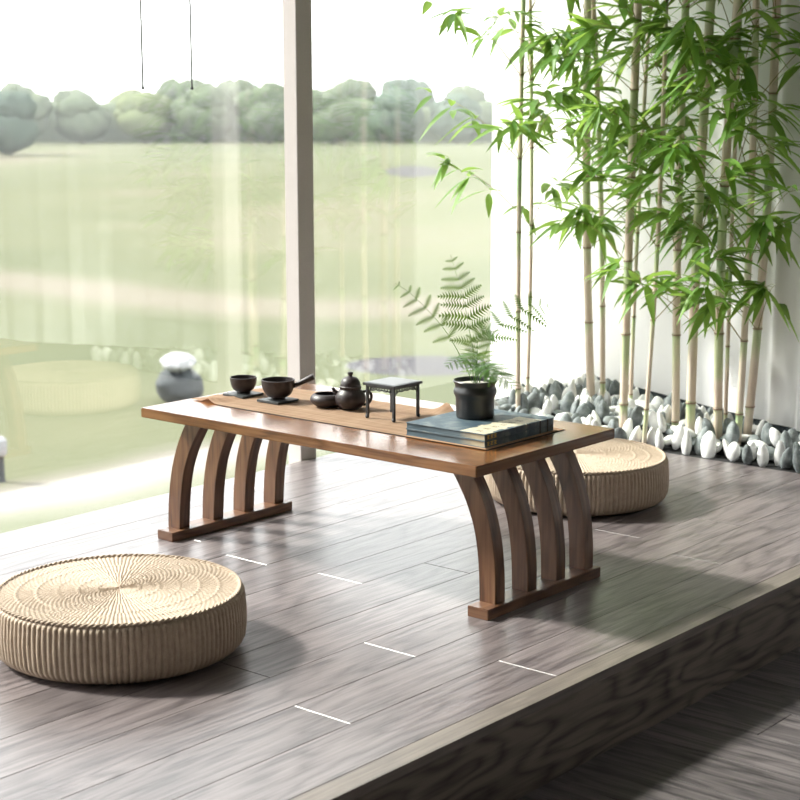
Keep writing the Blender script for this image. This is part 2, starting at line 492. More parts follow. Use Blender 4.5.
def coaster(x, y, rz, label):
    o_ = bmesh.new(); box(o_, (-.043, -.043, 0), (.043, .043, .0065), .0012, seg=2)
    o = obj('coaster', o_, slate_m, loc=(x, y, RZ)); o.rotation_euler.z = rz
    return tag(o, label, 'coaster', None)
coaster(.3115, 1.096, 0, 'square dark slate coaster under the small tea cup')
coaster(.306, .950, 0, 'square dark slate coaster under the handled tea bowl')
CZ = RZ + .0067
def bowl_prof(r, h, foot, t=.003, belly=.62):
    P = [(foot*.92, 0), (foot, .001), (foot, .004), (foot*1.02, .006)]
    for i in range(1, 11):
        a = i/10*PI/2
        P.append((foot + (r-foot)*math.sin(a)**.85, .006 + (h-.007)*(1-math.cos(a))**.9))
    P += [(r+.0002, h), (r-t*.5, h+.0008), (r-t, h)]
    for i in range(9, -1, -1):
        a = i/10*PI/2
        P.append((max(.0005, foot + (r-foot)*math.sin(a)**.85 - t - (0 if i > 2 else (3-i)*.002)), .011 + (h-.012)*(1-math.cos(a))**.9))
    P.append((.0008, .0105))
    return P
bm = bmesh.new(); lathe(bm, bowl_prof(.0395, .046, .020), 48, cap1=True)
cup = obj('tea_cup', bm, clay_m, loc=(.317, 1.100, CZ), smooth=True); tag(cup, 'small round dark clay tea cup at the left end', 'tea cup')
t = empty('side_handle_bowl', (.309, .951, CZ), label='dark clay tea bowl with a straight side handle', cat='tea bowl')
bm = bmesh.new(); lathe(bm, bowl_prof(.048, .056, .021), 48, cap1=True); obj('bowl', bm, clay_m, t, smooth=True)
bm = bmesh.new(); dh = Vector((.60, -.80, 0)); dh.normalize()
pts = [dh*.040+Vector((0, 0, .036)), dh*.052+Vector((0, 0, .041)), dh*.075+Vector((0, 0, .052)), dh*.098+Vector((0, 0, .063)), dh*.103+Vector((0, 0, .0655))]
tube(bm, pts, [.0066, .0064, .0076, .0092, .0082], 14); obj('handle', bm, clay_m, t, smooth=True)
# flattened bowl
P = [(.024, 0), (.030, .002), (.0415, .010), (.0475, .0195), (.0460, .028), (.040, .0345), (.0352, .037), (.0335, .0365), (.034, .034), (.040, .027), (.041, .020), (.035, .010), (.022, .006), (.001, .0055)]
bm = bmesh.new(); Q = [(p.x, p.y) for p in spline([(*q_, 0) for q_ in P], 3)]; lathe(bm, Q, 48, cap1=True)
tag(obj('tea_washer', bm, clay_m, loc=(.337, .787, RZ), smooth=True), 'low rounded dark clay bowl left of the teapot', 'bowl')
# teapot
t = empty('teapot', (.352, .712, RZ), label='small round dark clay teapot with domed lid', cat='teapot')
P = [(.022, 0), (.025, .001), (.034, .008), (.041, .019), (.0430, .030), (.0405, .042), (.034, .051), (.0300, .055), (.0292, .058)]
bm = bmesh.new(); lathe(bm, [(p.x, p.y) for p in spline([(*q_, 0) for q_ in P], 4)], 48, cap1=True); obj('body', bm, clay_m, t, smooth=True)
P = [(.0300, .0585), (.0308, .060), (.0308, .064), (.0285, .066), (.0282, .070), (.0265, .078), (.021, .086), (.013, .0905), (.006, .0925), (.0052, .0945), (.0075, .098), (.0080, .101), (.0065, .1045), (.001, .1058)]
lid = bmesh.new(); lathe(lid, P, 40, cap1=True); obj('lid', lid, clay_m, t, smooth=True)
sl = -Vector((.644, -.765, 0))
bm = bmesh.new(); pts = spline([sl*.034+Vector((0, 0, .040)), sl*.043+Vector((0, 0, .049)), sl*.050+Vector((0, 0, .060))], 5)
tube(bm, pts, [.0085-.0046*i/(len(pts)-1) for i in range(len(pts))], 14); obj('spout', bm, clay_m, t, smooth=True)
bm = bmesh.new(); hr = -sl
pts = spline([hr*.034+Vector((0, 0, .048)), hr*.048+Vector((0, 0, .050)), hr*.058+Vector((0, 0, .040)), hr*.056+Vector((0, 0, .024)), hr*.046+Vector((0, 0, .014)), hr*.035+Vector((0, 0, .012))], 6)
tube(bm, pts, .0042, 10); obj('handle', bm, clay_m, t, smooth=True)
# miniature stool
t = empty('miniature_stool', (.3345, .5425, RZ), label='miniature dark wooden stool with carved openwork apron', cat='miniature stool')
hs = .055; sh = .098
bm = bmesh.new(); box(bm, (-.060, -.056, sh-.0075), (.060, .056, sh), .0012, seg=2); obj('seat_frame', bm, stoolw_m, t)
bm = bmesh.new(); box(bm, (-.052, -.048, sh-.002), (.052, .048, sh+.0008)); obj('seat_panel', bm, stooltop_m, t)
for sx in (-1, 1):
    for sy in (-1, 1):
        bm = bmesh.new(); box(bm, (-.0038, -.0038, .006), (.0038, .0038, sh-.0074), .0008)
        tube(bm, [(0, 0, .012), (0, 0, .008), (sx*.001, sy*.001, .004), (sx*.0005, sy*.0005, .0)], [.0038, .0048, .0060, .0046], 10)
        o = obj('leg', bm, stoolw_m, t, loc=(sx*.0505, sy*.0465, 0))
for k in range(4):
    ax = k % 2; s = 1 if k < 2 else -1; ln = .047 if ax == 0 else .043
    bm = bmesh.new()
    def P3(u, z): return (u, s*.0465, z) if ax == 0 else (s*.0505, u, z)
    a, b = P3(-ln, sh-.0105), P3(ln, sh-.0074)
    lo = [min(p, q_) for p, q_ in zip(a, b)]; hi = [max(p, q_) for p, q_ in zip(a, b)]
    w_ = 1 if ax == 0 else 0; lo[w_] -= .0015; hi[w_] += .0015; box(bm, lo, hi)
    m_ = 9
    for i in range(m_):
        u = -ln+.004 + (2*ln-.008)*i/(m_-1); dz = .0072 - .0022*(1-abs(2*i/(m_-1)-1)) + (.004 if i in (0, m_-1) else 0)
        ring = [P3(u+.0042*math.cos(q_*PI/6), sh-.0118-dz*.45+dz*.6*math.sin(q_*PI/6)) for q_ in range(12)]
        tube(bm, ring, .00155, 5, closed=True)
    lower = [P3(-ln + 2*ln*i/24, sh-.0190 - .0016*math.sin(i*PI/3) - .007*abs(2*i/24-1)**5) for i in range(25)]
    tube(bm, lower, .0017, 5)
    obj('apron', bm, stoolw_m, t, smooth=True)

# ---------------------------------------------------------------- books
def cover_mat():
    n = N('blue book cloth'); tc = n.n('ShaderNodeTexCoord'); o = tc.outputs['Object']
    q = n.noise(o, 22, 6, .65, .6); q2 = n.noise(o, 160, 3, .6)
    blue = n.ramp(q, [(.32, (.022, .045, .068)), (.5, (.045, .080, .105)), (.68, (.13, .155, .155))])
    sep = n.n('ShaderNodeSeparateXYZ'); n.l(o, sep.inputs[0])
    # cream band painting a sun patch onto the cover near the fore edge
    e1 = n.math('ADD', sep.outputs[1], n.math('MULTIPLY', n.math('SUBTRACT', q, .5), .05))
    m1 = n.math('GREATER_THAN', e1, -.118); m2 = n.math('LESS_THAN', e1, -.048)
    m3 = n.math('GREATER_THAN', sep.outputs[0], -.143); m4 = n.math('LESS_THAN', sep.outputs[0], .10)
    mm = n.math('MULTIPLY', n.math('MULTIPLY', m1, m2), n.math('MULTIPLY', m3, m4))
    cream = n.ramp(q2, [(.3, (.42, .37, .26)), (.6, (.62, .56, .42))])
    n.base(n.mix(mm, blue, cream)); n.set(Roughness=.6); n.bump(q2, .2, .002)
    return n.m
cov_m = cover_mat()
n = N('page edges'); tc = n.n('ShaderNodeTexCoord'); q = n.noise(tc.outputs['Object'], 30, 4, .6)
sp_ = n.n('ShaderNodeSeparateXYZ'); n.l(tc.outputs['Object'], sp_.inputs[0])
e_ = n.math('MULTIPLY_ADD', q, .06, n.math('MULTIPLY', sp_.outputs[1], 1.0))
n.base(n.ramp(n.math('MULTIPLY_ADD', e_, 4.0, .5), [(.25, (.42, .36, .25)), (.45, (.10, .14, .165)), (.9, (.06, .095, .12))])); n.set(Roughness=.8); page_m = n.m  # cream end of the ramp carries the painted sun patch across the pages
gold_m = plain('gold foil', (.75, .48, .08), .35, metal=.3)
ink_m = plain('dark ink', (.10, .085, .06), .7)
thread_m = plain('black binding cord', (.01, .01, .012), .6)
paper_m = plain('tan paper', (.40, .24, .14), .85, var=.1)
def book(z, label, marks):
    t = empty('book', (.3125, .2275, z), label=label, cat='book')
    hx, hy, th = .1475, .1275, .0167
    bm = bmesh.new(); box(bm, (-hx+.002, -hy+.003, .0016), (hx-.002, hy-.002, th-.0016)); obj('pages', bm, page_m, t)
    bm = bmesh.new()
    box(bm, (-hx, -hy, th-.0018), (hx, hy, th), .0006); box(bm, (-hx, -hy, 0), (hx, hy, .0018), .0006)
    box(bm, (-hx, -hy, .0005), (hx, -hy+.0022, th-.0005), .0006)
    obj('cover', bm, cov_m, t)
    # gold characters on the spine, near its left end
    bm = bmesh.new(); x = -hx+.008
    for k in range(3):
        for (a, b, c_, d_) in ((0, .002, .011, .0032), (.0005, .006, .010, .0072), (0, .010, .011, .0112), (.0045, .002, .0062, .0125)):
            box(bm, (x+a, -hy-.0004, .0022+b), (x+c_, -hy+.0002, .0022+d_))
        x += .0145
    obj('spine_lettering', bm, gold_m, t)
    for xx in (.085, .118):
        bm = bmesh.new(); box(bm, (xx, -hy-.0007, .0004), (xx+.005, -hy+.001, th+.0004))
        box(bm, (xx, -hy, th-.0002), (xx+.005, -hy+.018, th+.0005))
        obj('binding_cord', bm, thread_m, t)
    if marks:
        bm = bmesh.new(); rr = random.Random(3)
        for k in range(6):
            cx, cy = -.115+k*.034, -.085
            for s in range(4):
                if s % 2: box(bm, (cx-.008, cy-.009+s*.0045, th-.0002), (cx+.009, cy-.0078+s*.0045, th+.0002))
                else: box(bm, (cx-.006+s*.004, cy-.010, th-.0002), (cx-.0048+s*.004, cy+.010, th+.0002))
        obj('title_lettering', bm, ink_m, t)
    return t
BZ = H + .0026
bm = bmesh.new(); box(bm, (.158, .094, BZ), (.470, .352, BZ+.0014), .0003)
tag(obj('paper_folder', bm, paper_m), 'thin tan paper folder under the blue books', 'folder')
book(BZ+.0016, 'lower blue cloth-bound book of the stack on the tea table', False)
book(BZ+.0016+.0170, 'upper blue cloth-bound book with the black plant pot on it', True)
PZ = BZ+.0016+.0340

# ---------------------------------------------------------------- potted fern
pot_m = plain('satin black glaze', (.018, .018, .020), .33, spec=.6)
soil_m = plain('pale gravel soil', (.50, .47, .42), .9, var=.35, vscale=400, bump=.8)
t = empty('potted_fern', (.335, .262, PZ), label='green fern in a black ribbed ceramic pot on the books', cat='potted plant')
P = [(.044, 0), (.0485, .0015), (.0495, .006), (.0503, .03), (.0505, .050), (.0520, .056), (.0555, .062), (.0565, .068), (.0553, .075), (.0525, .080), (.0520, .084), (.0545, .090), (.0572, .094), (.0575, .0965), (.0560, .0985), (.0535, .097), (.0500, .092), (.0480, .086), (.048, .075), (.001, .074)]
bm = bmesh.new(); lathe(bm, P, 64, cap1=True); obj('pot', bm, pot_m, t, smooth=True)
bm = bmesh.new(); lathe(bm, [(.0478, .076), (.0482, .087), (.036, .0895), (.02, .0905), (.001, .091)], 40, cap1=True); obj('soil', bm, soil_m, t, smooth=True)
def leaf_mat(name, a, b, trans=.45):
    n = N(name); tc = n.n('ShaderNodeTexCoord'); q = n.noise(tc.outputs['Object'], 9, 3, .5)
    at = n.n('ShaderNodeAttribute', attribute_name='tone')
    f = n.math('MULTIPLY_ADD', at.outputs['Fac'], .75, n.math('MULTIPLY', q, .25))
    c = n.ramp(f, [(.1, a), (.85, b)])
    n.base(c); n.set(Roughness=.42); n.b.inputs['Specular IOR Level'].default_value = .35
    tl = n.n('ShaderNodeBsdfTranslucent'); n.l(n.mix(.45, c, (.62, .85, .14)), tl.inputs[0])
    mx = n.n('ShaderNodeMixShader'); mx.inputs[0].default_value = trans
    n.l(n.b.outputs[0], mx.inputs[1]); n.l(tl.outputs[0], mx.inputs[2]); n.l(mx.outputs[0], n.out.inputs[0])
    return n.m
fern_m = leaf_mat('fern green', (.022, .085, .018), (.06, .17, .03), .25)
RV = Vector((.644, -.765, 0)); TV = Vector((-.765, -.644, 0)); ZV = Vector((0, 0, 1))
def frond(pts, pinna_len, npairs, start=.2, flat=None):
    """pts as (right, up, toward) from the pot's base"""
    W = [RV*a+ZV*b+TV*c for a, b, c in pts]; S = spline(W, 10)
    bm = bmesh.new(); tl = bm.verts.layers.float.new('tone')
    tube(bm, S, [.0011-.0007*i/(len(S)-1) for i in range(len(S))], 5)
    for v_ in bm.verts: v_[tl] = .8
    seg = [0]
    for a, b in zip(S, S[1:]): seg.append(seg[-1]+(b-a).length)
    tot = seg[-1]
    def at(s):
        s *= tot
        for i in range(len(seg)-1):
            if seg[i+1] >= s:
                return S[i].lerp(S[i+1], (s-seg[i])/max(1e-9, seg[i+1]-seg[i])), (S[i+1]-S[i]).normalized()
        return S[-1], (S[-1]-S[-2]).normalized()
    nrm0 = flat or TV
    for k in range(npairs):
        s = start + (1-start)*(k/(npairs-.5))**.92
        p, tg = at(min(s, .995))
        env = min(1, .62+.5*(1-abs((s-start)/(1-start)-.35)/.65)) * (1-((s-start)/(1-start))**3*.75)
        ln = pinna_len*env*rnd.uniform(.88, 1.1)
        nrm = (nrm0 - tg*nrm0.dot(tg)).normalized()
        side = tg.cross(nrm).normalized()
        for sg in (-1, 1):
            d = (side*sg*.88 + tg*.42 + nrm*rnd.uniform(-.15, .25)).normalized()
            base = p + tg*rnd.uniform(-.004, .004)*(1 if sg > 0 else -1)
            m = 9; tone = rnd.uniform(.1, .9)
            droop = -ZV*ln*.22 + tg*ln*.08
            mid = [base + d*ln*i/m + droop*(i/m)**2 for i in range(m+1)]
            for i in range(m):
                c0, c1 = mid[i], mid[i+1]; ax = (c1-c0).normalized()
                wd = ln*.25*math.sin(PI*min(1, (i+1.2)/(m+1.5))**.65)+.0006
                pn = (nrm*.9+ZV*.25).normalized(); sd_ = ax.cross(pn).normalized()
                for s2 in (-1, 1):
                    # pinnule
                    a0 = c0; a1 = c0.lerp(c1, .86)
                    tip = c0.lerp(c1, .8) + sd_*s2*wd + ax*wd*.35 - pn*wd*.12
                    mid_ = (a0+tip)*.5 - ax*ln*.004; mid2 = (a1+tip)*.5 - ax*ln*.012
                    vs = [bm.verts.new(x) for x in (a0, mid_, tip, mid2, a1)]
                    for v_ in vs: v_[tl] = tone
                    bm.faces.new(vs)
    return obj('frond', bm, fern_m, t, recalc=False)
frond([(.006, .088, 0), (.004, .13, .01), (-.012, .205, .015), (-.030, .300, .02), (-.066, .425, .03)], .074, 9, .34)
frond([(-.006, .088, 0), (-.030, .145, .015), (-.075, .225, .025), (-.125, .285, .03), (-.172, .330, .03), (-.208, .352, .02)], .050, 7, .42)
frond([(.010, .088, 0), (.022, .15, -.02), (.055, .215, -.06), (.115, .262, -.11), (.165, .275, -.15), (.215, .262, -.20)], .072, 7, .35, flat=(TV+ZV*.6).normalized())
frond([(0, .088, .01), (.002, .13, .04), (.010, .155, .09), (.028, .150, .14), (.045, .125, .18)], .060, 12, .22, flat=(ZV+TV*.5).normalized())
frond([(-.004, .088, .01), (-.010, .135, .03), (-.030, .165, .07), (-.055, .165, .10), (-.080, .150, .12)], .044, 9, .3, flat=(ZV+TV*.6).normalized())
frond([(.012, .088, 0), (.016, .115, .005), (.030, .125, .02), (.052, .105, .03)], .030, 7, .35, flat=(ZV*.6+TV).normalized())
frond([(.002, .088, .01), (.012, .130, .045), (.038, .140, .085), (.070, .120, .115), (.100, .095, .13)], .056, 12, .25, flat=(ZV+TV*.35).normalized())
frond([(-.002, .088, .0), (.002, .150, .03), (.0, .178, .06), (-.020, .172, .10), (-.045, .150, .13)], .050, 11, .3, flat=(ZV+TV*.4).normalized())
frond([(.0, .088, -.006), (.006, .15, -.02), (.008, .195, -.03), (.030, .225, -.02), (.060, .215, .0)], .048, 8, .4, flat=(ZV*.5+TV).normalized())

# ---------------------------------------------------------------- hanging cords
cord_m = plain('grey cord', (.10, .10, .10), .6)
for px, lab in ((.314, 'thin grey cord hanging before the window, left of the pair'), (.512, 'thin grey cord hanging before the window, right of the pair')):
    t = empty('pull_cord', (px, 1.5, 1.276), label=lab, cat='cord', group='pull cords hanging by the window')
    bm = bmesh.new(); tube(bm, [(0, 0, .006), (0, 0, 1.33)], .0024, 8); obj('cord', bm, cord_m, t)
    bm = bmesh.new(); lathe(bm, [(.0022, 0), (.0048, .001), (.0050, .005), (.0025, .0085)], 12, cap1=True); obj('weight', bm, thread_m, t)

# ---------------------------------------------------------------- bamboo
def culm_mat():
    n = N('bamboo cane'); tc = n.n('ShaderNodeTexCoord'); o = tc.outputs['Object']
    info = n.n('ShaderNodeObjectInfo')
    off = n.math('MULTIPLY', info.outputs['Random'], 37.0)
    cmb = n.n('ShaderNodeCombineXYZ'); n.l(off, cmb.inputs[2])
    vv = n.n('ShaderNodeVectorMath', operation='ADD'); n.l(o, vv.inputs[0]); n.l(cmb.outputs[0], vv.inputs[1])
    q = n.noise(mapped(n, vv.outputs[0], (6, 6, 2.6)), 1, 3, .5)
    st = n.noise(mapped(n, vv.outputs[0], (160, 160, 3)), 1, 3, .6)
    at = n.n('ShaderNodeAttribute', attribute_name='tone')   # position inside the internode, node = 1
    a2 = n.n('ShaderNodeAttribute', attribute_name='ring')
    f = n.math('ADD', n.math('MULTIPLY', q, 1.5), n.math('MULTIPLY_ADD', at.outputs['Fac'], .45, -.55))
    c = n.ramp(f, [(.22, (.60, .46, .37)), (.42, (.68, .58, .47)), (.58, (.48, .56, .30)), (.82, (.22, .42, .17))])
    c = n.mix(n.math('MULTIPLY', st, .4), c, (.70, .60, .48))
    c = n.mix(a2.outputs['Fac'], c, (.24, .14, .10))
    n.base(c); n.set(Roughness=.38); n.b.inputs['Specular IOR Level'].default_value = .45
    return n.m
culm_m = culm_mat()
twig_m = plain('bamboo twig', (.27, .22, .08), .6)
bleaf_m = leaf_mat('bamboo leaf', (.045, .14, .025), (.18, .34, .07), .42)

def ok_pt(p):
    if p.y > (1.57 if p.x > 2.15 else 1.70): return False
    if p.x > WX(p.y) - .045: return False
    if p.z > 2.55 or p.z < .38: return False
    return True

def add_leaf(bm, tl, base, d, ln, wd, tone, L0):
    """curved lanceolate blade"""
    d = d.normalized(); side = d.cross(ZV)
    if side.length < .2: side = Vector((1, 0, 0))
    side = (side.normalized() + L0*.5).normalized()
    prof = [(0, .12), (.10, .62), (.25, .95), (.42, 1.0), (.62, .78), (.82, .40), (1, .02)]
    pts = []
    drop = rnd.uniform(.08, .38)
    for s, w_ in prof:
        p = base + d*ln*s - ZV*ln*drop*s*s
        pts.append((p, w_*wd))
    if not ok_pt(pts[-1][0]) or not ok_pt(pts[3][0]): return
    prev = None
    for i, (p, w_) in enumerate(pts):
        t = (pts[min(i+1, 6)][0]-pts[max(i-1, 0)][0]).normalized()
        sd_ = (side - t*side.dot(t)).normalized(); nn = sd_.cross(t)
        cur = [bm.verts.new(p+sd_*w_*.5+nn*w_*.14), bm.verts.new(p), bm.verts.new(p-sd_*w_*.5+nn*w_*.14)]
        for v_ in cur: v_[tl] = tone
        if prev:
            for k in range(2): bm.faces.new((prev[k], prev[k+1], cur[k+1], cur[k]))
        prev = cur

def cluster(bm, tl, p, d, nl, size=1.0):
    for k in range(nl):
        a = rnd.uniform(-1.5, 1.5); e = rnd.uniform(-.7, .6)
        h = Vector((d.x, d.y, 0)); h = h.normalized() if h.length > .05 else Vector((1, 0, 0))
        h = Matrix.Rotation(a, 3, 'Z') @ h
        dd = h*math.cos(e)+ZV*math.sin(e)
        add_leaf(bm, tl, p + Vector((rnd.uniform(-.01, .01), rnd.uniform(-.01, .01), rnd.uniform(-.012, .012))), dd,
                 rnd.uniform(.11, .18)*size, rnd.uniform(.021, .033)*size, rnd.random(), Vector((rnd.uniform(-1, 1), rnd.uniform(-1, 1), rnd.uniform(-1, 1))))

# base (x,y), top lean point (x,y) at z 1.6, radius, lowest foliage z, branches, label
BAM = [
 (2.120, 1.415, 2.121, 1.415, .0098, 1.02, 20, 'thin bamboo, leftmost of the grove, with tan green cane'),
 (2.260, 1.475, 2.256, 1.480, .0078, .80, 14, 'very thin bamboo just right of the leftmost one'),
 (2.410, 1.265, 2.381, 1.300, .0165, .80, 12, 'thick pale bamboo, third from the left'),
 (2.475, 1.255, 2.432, 1.306, .0108, .72, 10, 'slim bamboo close behind the thick third one'),
 (2.110, .928, 2.121, .914, .0158, .78, 12, 'thick bamboo rising behind the right end of the tea table'),
 (2.049, .799, 2.072, .770, .0085, .52, 12, 'slim brown bamboo standing alone above the right pouf'),
 (2.269, .796, 2.263, .803, .0150, .62, 13, 'bamboo with a green foot, left of the thickest pair'),
 (2.187, .689, 2.204, .669, .0174, .52, 14, 'thickest bamboo, green at the foot and tan above'),
 (2.189, .574, 2.200, .561, .0163, .62, 14, 'pale thick bamboo nearest the gravel front at the right'),
 (2.280, .596, 2.282, .594, .0075, .60, 9, 'thin green bamboo hidden behind the pale front one'),
 (2.170, .486, 2.176, .479, .0127, .56, 13, 'brownish bamboo with a green upper joint at the right'),
 (2.262, .500, 2.288, .460, .0155, .45, 15, 'rightmost bamboo, leaning right, dense with leaves'),
 (2.363, 1.057, 2.386, 1.028, .0078, .95, 8, 'very thin bamboo behind the fifth cane'),
]
for bi, (bx, by, tx, ty, rad, zmin, nb, lab) in enumerate(BAM):
    t = empty('bamboo_plant', (bx, by, 0), label=lab, cat='bamboo')
    lean = Vector(((tx-bx)/1.56, (ty-by)/1.56, 1))
    rr = random.Random(100+bi)
    bend = Vector((rr.uniform(-.02, .02), rr.uniform(-.02, .02), 0))
    def path(z): return lean*z + bend*math.sin(z/1.6*PI)
    top = 2.5
    # node heights
    nodes = []; z = rr.uniform(.06, .16)
    while z < top: nodes.append(z); z += rr.uniform(.24, .33)
    bm = bmesh.new(); tl = bm.verts.layers.float.new('tone'); rl = bm.verts.layers.float.new('ring')
    zs = [(0.0, 1, .3, 0)]; allz = []
    prevn = 0
    for nz in nodes:
        for fr in (.1, .3, .55, .8):
            zz = prevn + (nz-prevn)*fr; allz.append((zz, 1.0, fr, 0))
        allz += [(nz-.012, 1.0, .9, 0), (nz-.004, 1.05, 1, .25), (nz-.0015, 1.17, 1, 1), (nz+.0015, 1.17, 1, .9), (nz+.003, .98, .6, .3), (nz+.006, 1.08, .5, .1), (nz+.011, 1.0, .25, 0)]
        prevn = nz+.011
    allz.append((top, 1, .5, 0))
    allz = sorted([a for a in zs+allz if a[0] >= 0])
    rings = []
    nn_ = 16
    for (zz, k, tone, ring) in allz:
        c = path(zz); r_ = rad*k*(1-.10*zz/top)
        row = []
        for i in range(nn_):
            v_ = bm.verts.new((c.x+r_*math.cos(2*PI*i/nn_), c.y+r_*math.sin(2*PI*i/nn_), zz)); v_[tl] = tone; v_[rl] = ring; row.append(v_)
        rings.append(row)
    for a, b in zip(rings, rings[1:]):
        for i in range(nn_): bm.faces.new((a[i], a[(i+1) % nn_], b[(i+1) % nn_], b[i]))
    bm.faces.new(rings[0][::-1]); bm.faces.new(rings[-1])
    obj('cane', bm, culm_m, t, smooth='all')
    rnd.seed(500+bi)
    origin = Vector((bx, by, 0))
    az = rnd.uniform(0, 6.28)
    cand = [z for z in nodes if z > zmin-.22]
    heights = []
    while len(heights) < nb:
        for z in cand:
            heights.append(z)
    heights = sorted(heights)[:]
    if len(heights) > nb+6: heights = rnd.sample(heights, nb+6)
    for z in heights:
        az += 2.4
        up = rnd.uniform(.55, 1.1); ln = rnd.uniform(.16, .34) * (1.15 if z > 1.2 else 1)
        d = Vector((math.cos(az), math.sin(az), 0))
        # branches that would run into the wall turn back to the room
        if ok_pt(origin+path(z)+d*ln) is False: d = Vector((-abs(d.x)-.15, -abs(d.y) if by > 1.3 else d.y, 0)).normalized()
        p0 = path(z)+d*rad*.8; 
        pts = [p0, p0+d*ln*.35+ZV*ln*.45*up, p0+d*ln*.7+ZV*ln*.78*up, p0+d*ln+ZV*ln*.92*up]
        S = spline(pts, 4)
        if not ok_pt(origin+S[-1]) : continue
        bmt = bmesh.new(); bml = bmesh.new(); ll = bml.verts.layers.float.new('tone')
        tube(bmt, S, [.0018-.0011*i/(len(S)-1) for i in range(len(S))], 5)
        for q_ in (5, 8, 10, 12):
            if S[q_].z < zmin-.02: continue
            sd_ = (Matrix.Rotation(rnd.choice((-1, 1))*rnd.uniform(.4, 1.1), 3, 'Z') @ d)
            pe = S[q_] + sd_*rnd.uniform(.02, .07) + ZV*rnd.uniform(-.01, .03)
            tube(bmt, [S[q_], (S[q_]+pe)/2+ZV*.006, pe], [.0009, .0008, .0006], 4)
            b0 = bmesh.new
            cluster_pts = origin+pe
            if ok_pt(cluster_pts): cluster(bml, ll, cluster_pts, sd_, rnd.randint(3, 6), 1.0)
        for v_ in bml.verts: v_.co -= origin
        br = obj('branch', bmt, twig_m, t, smooth='all')
        if len(bml.faces): obj('foliage', bml, bleaf_m, br, recalc=False, smooth='all')
        else: bml.free()
rnd.seed(77)

# ---------------------------------------------------------------- gravel bed
bm = bmesh.new()
poly = [(2.012, -.36), (2.012, 1.592), wallpt(1.60, .0).to_tuple()[:2], wallpt(-.36, .0).to_tuple()[:2]]
prism(bm, poly, 2, -.19, -.004)
prism(bm, [(2.12, -.10), (2.12, 1.592), wallpt(1.60, .0).to_tuple()[:2], wallpt(-.10, .0).to_tuple()[:2]], 2, -.01, .030)
tag(obj('floor', bm, black_m), kind='structure')

def stone_mat(name, a, b, c, bump):
    n = N(name); tc = n.n('ShaderNodeTexCoord'); info = n.n('ShaderNodeObjectInfo')
    q = n.noise(tc.outputs['Object'], 45, 5, .6); q2 = n.noise(tc.outputs['Object'], 320, 3, .7)
    f = n.math('MULTIPLY_ADD', q, .6, n.math('MULTIPLY', q2, .4))
    cc = n.ramp(f, [(.35, a), (.5, b), (.65, c)])
    hs_ = n.n('ShaderNodeHueSaturation'); n.l(cc, hs_.inputs['Color']); n.l(n.math('MULTIPLY_ADD', info.outputs['Random'], .4, .8), hs_.inputs['Value'])
    n.base(hs_.outputs[0]); n.set(Roughness=.6); n.bump(f, bump, .004); return n.m
white_s = stone_mat('white pebble', (.74, .74, .74), (.82, .82, .81), (.88, .88, .87), .15)
grey_s = stone_mat('grey pebble', (.11, .13, .135), (.20, .225, .23), (.33, .355, .355), .4)
def stone_mesh(seed, mat, name):
    bm = bmesh.new(); bmesh.ops.create_icosphere(bm, subdivisions=3, radius=1)
    rr = random.Random(seed); off = Vector((rr.uniform(0, 90), rr.uniform(0, 90), rr.uniform(0, 90)))
    sx, sy, sz = rr.uniform(.024, .031), rr.uniform(.016, .022), rr.uniform(.038, .054)
    tip = rr.uniform(.15, .85)
    for v_ in bm.verts:
        c = v_.co.copy(); k = 1+.13*noise.noise(c*1.2+off)+.04*noise.noise(c*3+off)
        kk = 1 - tip*.5*(c.z*.5+.5)**1.5
        v_.co = Vector((c.x*sx*k*kk, c.y*sy*k*kk, c.z*sz*k))
    for f in bm.faces: f.smooth = True
    me = bpy.data.meshes.new(name); bm.to_mesh(me); bm.free(); me.materials.append(mat); return me
WM = [stone_mesh(i, white_s, 'white_pebble') for i in range(6)]; GM = [stone_mesh(20+i, grey_s, 'grey_pebble') for i in range(6)]
def in_bed(x, y):
    if x < 2.03: return False
    if x > WX(y)-.035: return False
    if y > 1.575: return False
    return True
spots = []
sp = .054; y = -.33; j = 0
while y < 1.6:
    x = 2.032 + (sp*.5 if j % 2 else 0)
    while x < 3.4:
        px_, py_ = x+rnd.uniform(-.010, .010), y+rnd.uniform(-.008, .008)
        if x < 2.06: px_ = x+rnd.uniform(-.006, .006)
        if in_bed(px_, py_) and all((px_-b[0])**2+(py_-b[1])**2 > (b[4]+.014)**2 for b in BAM):
            spots.append((px_, py_))
        x += sp
    y += sp*.94; j += 1
def dist(q): return (Vector((q[0], q[1], 0))-CAM).length + (8 if q[1] < .02 or (q[1] < .2 and q[0] < 2.0) else 0)
spots.sort(key=dist)
vis = spots[:300]; rest = spots[300:]
def place(q):
    x, y = q; front = x < 2.09
    white = rnd.random() < (.60 if front else .46)
    me = rnd.choice(WM if white else GM)
    wallgap = WX(y)-x
    stand = front or rnd.random() < .55
    s = rnd.uniform(.88, 1.08) if front else rnd.uniform(.82, 1.08)
    if stand:
        rot = (rnd.uniform(-.38, .38), rnd.uniform(-.28, .28) , rnd.uniform(-.9, .9)+PI/2)
        ext = .040*s
    else:
        rot = (PI/2+rnd.uniform(-.5, .5), rnd.uniform(-.5, .5), rnd.uniform(0, 6.28)); ext = .022*s
    z = ext + (0 if front else (rnd.uniform(.004, .015) if x < 2.13 else rnd.uniform(.028, .050))) - .006
    if wallgap < .10: z = min(z, .062); s *= .9
    return me, white, front, Vector((x, y, z)), rot, s
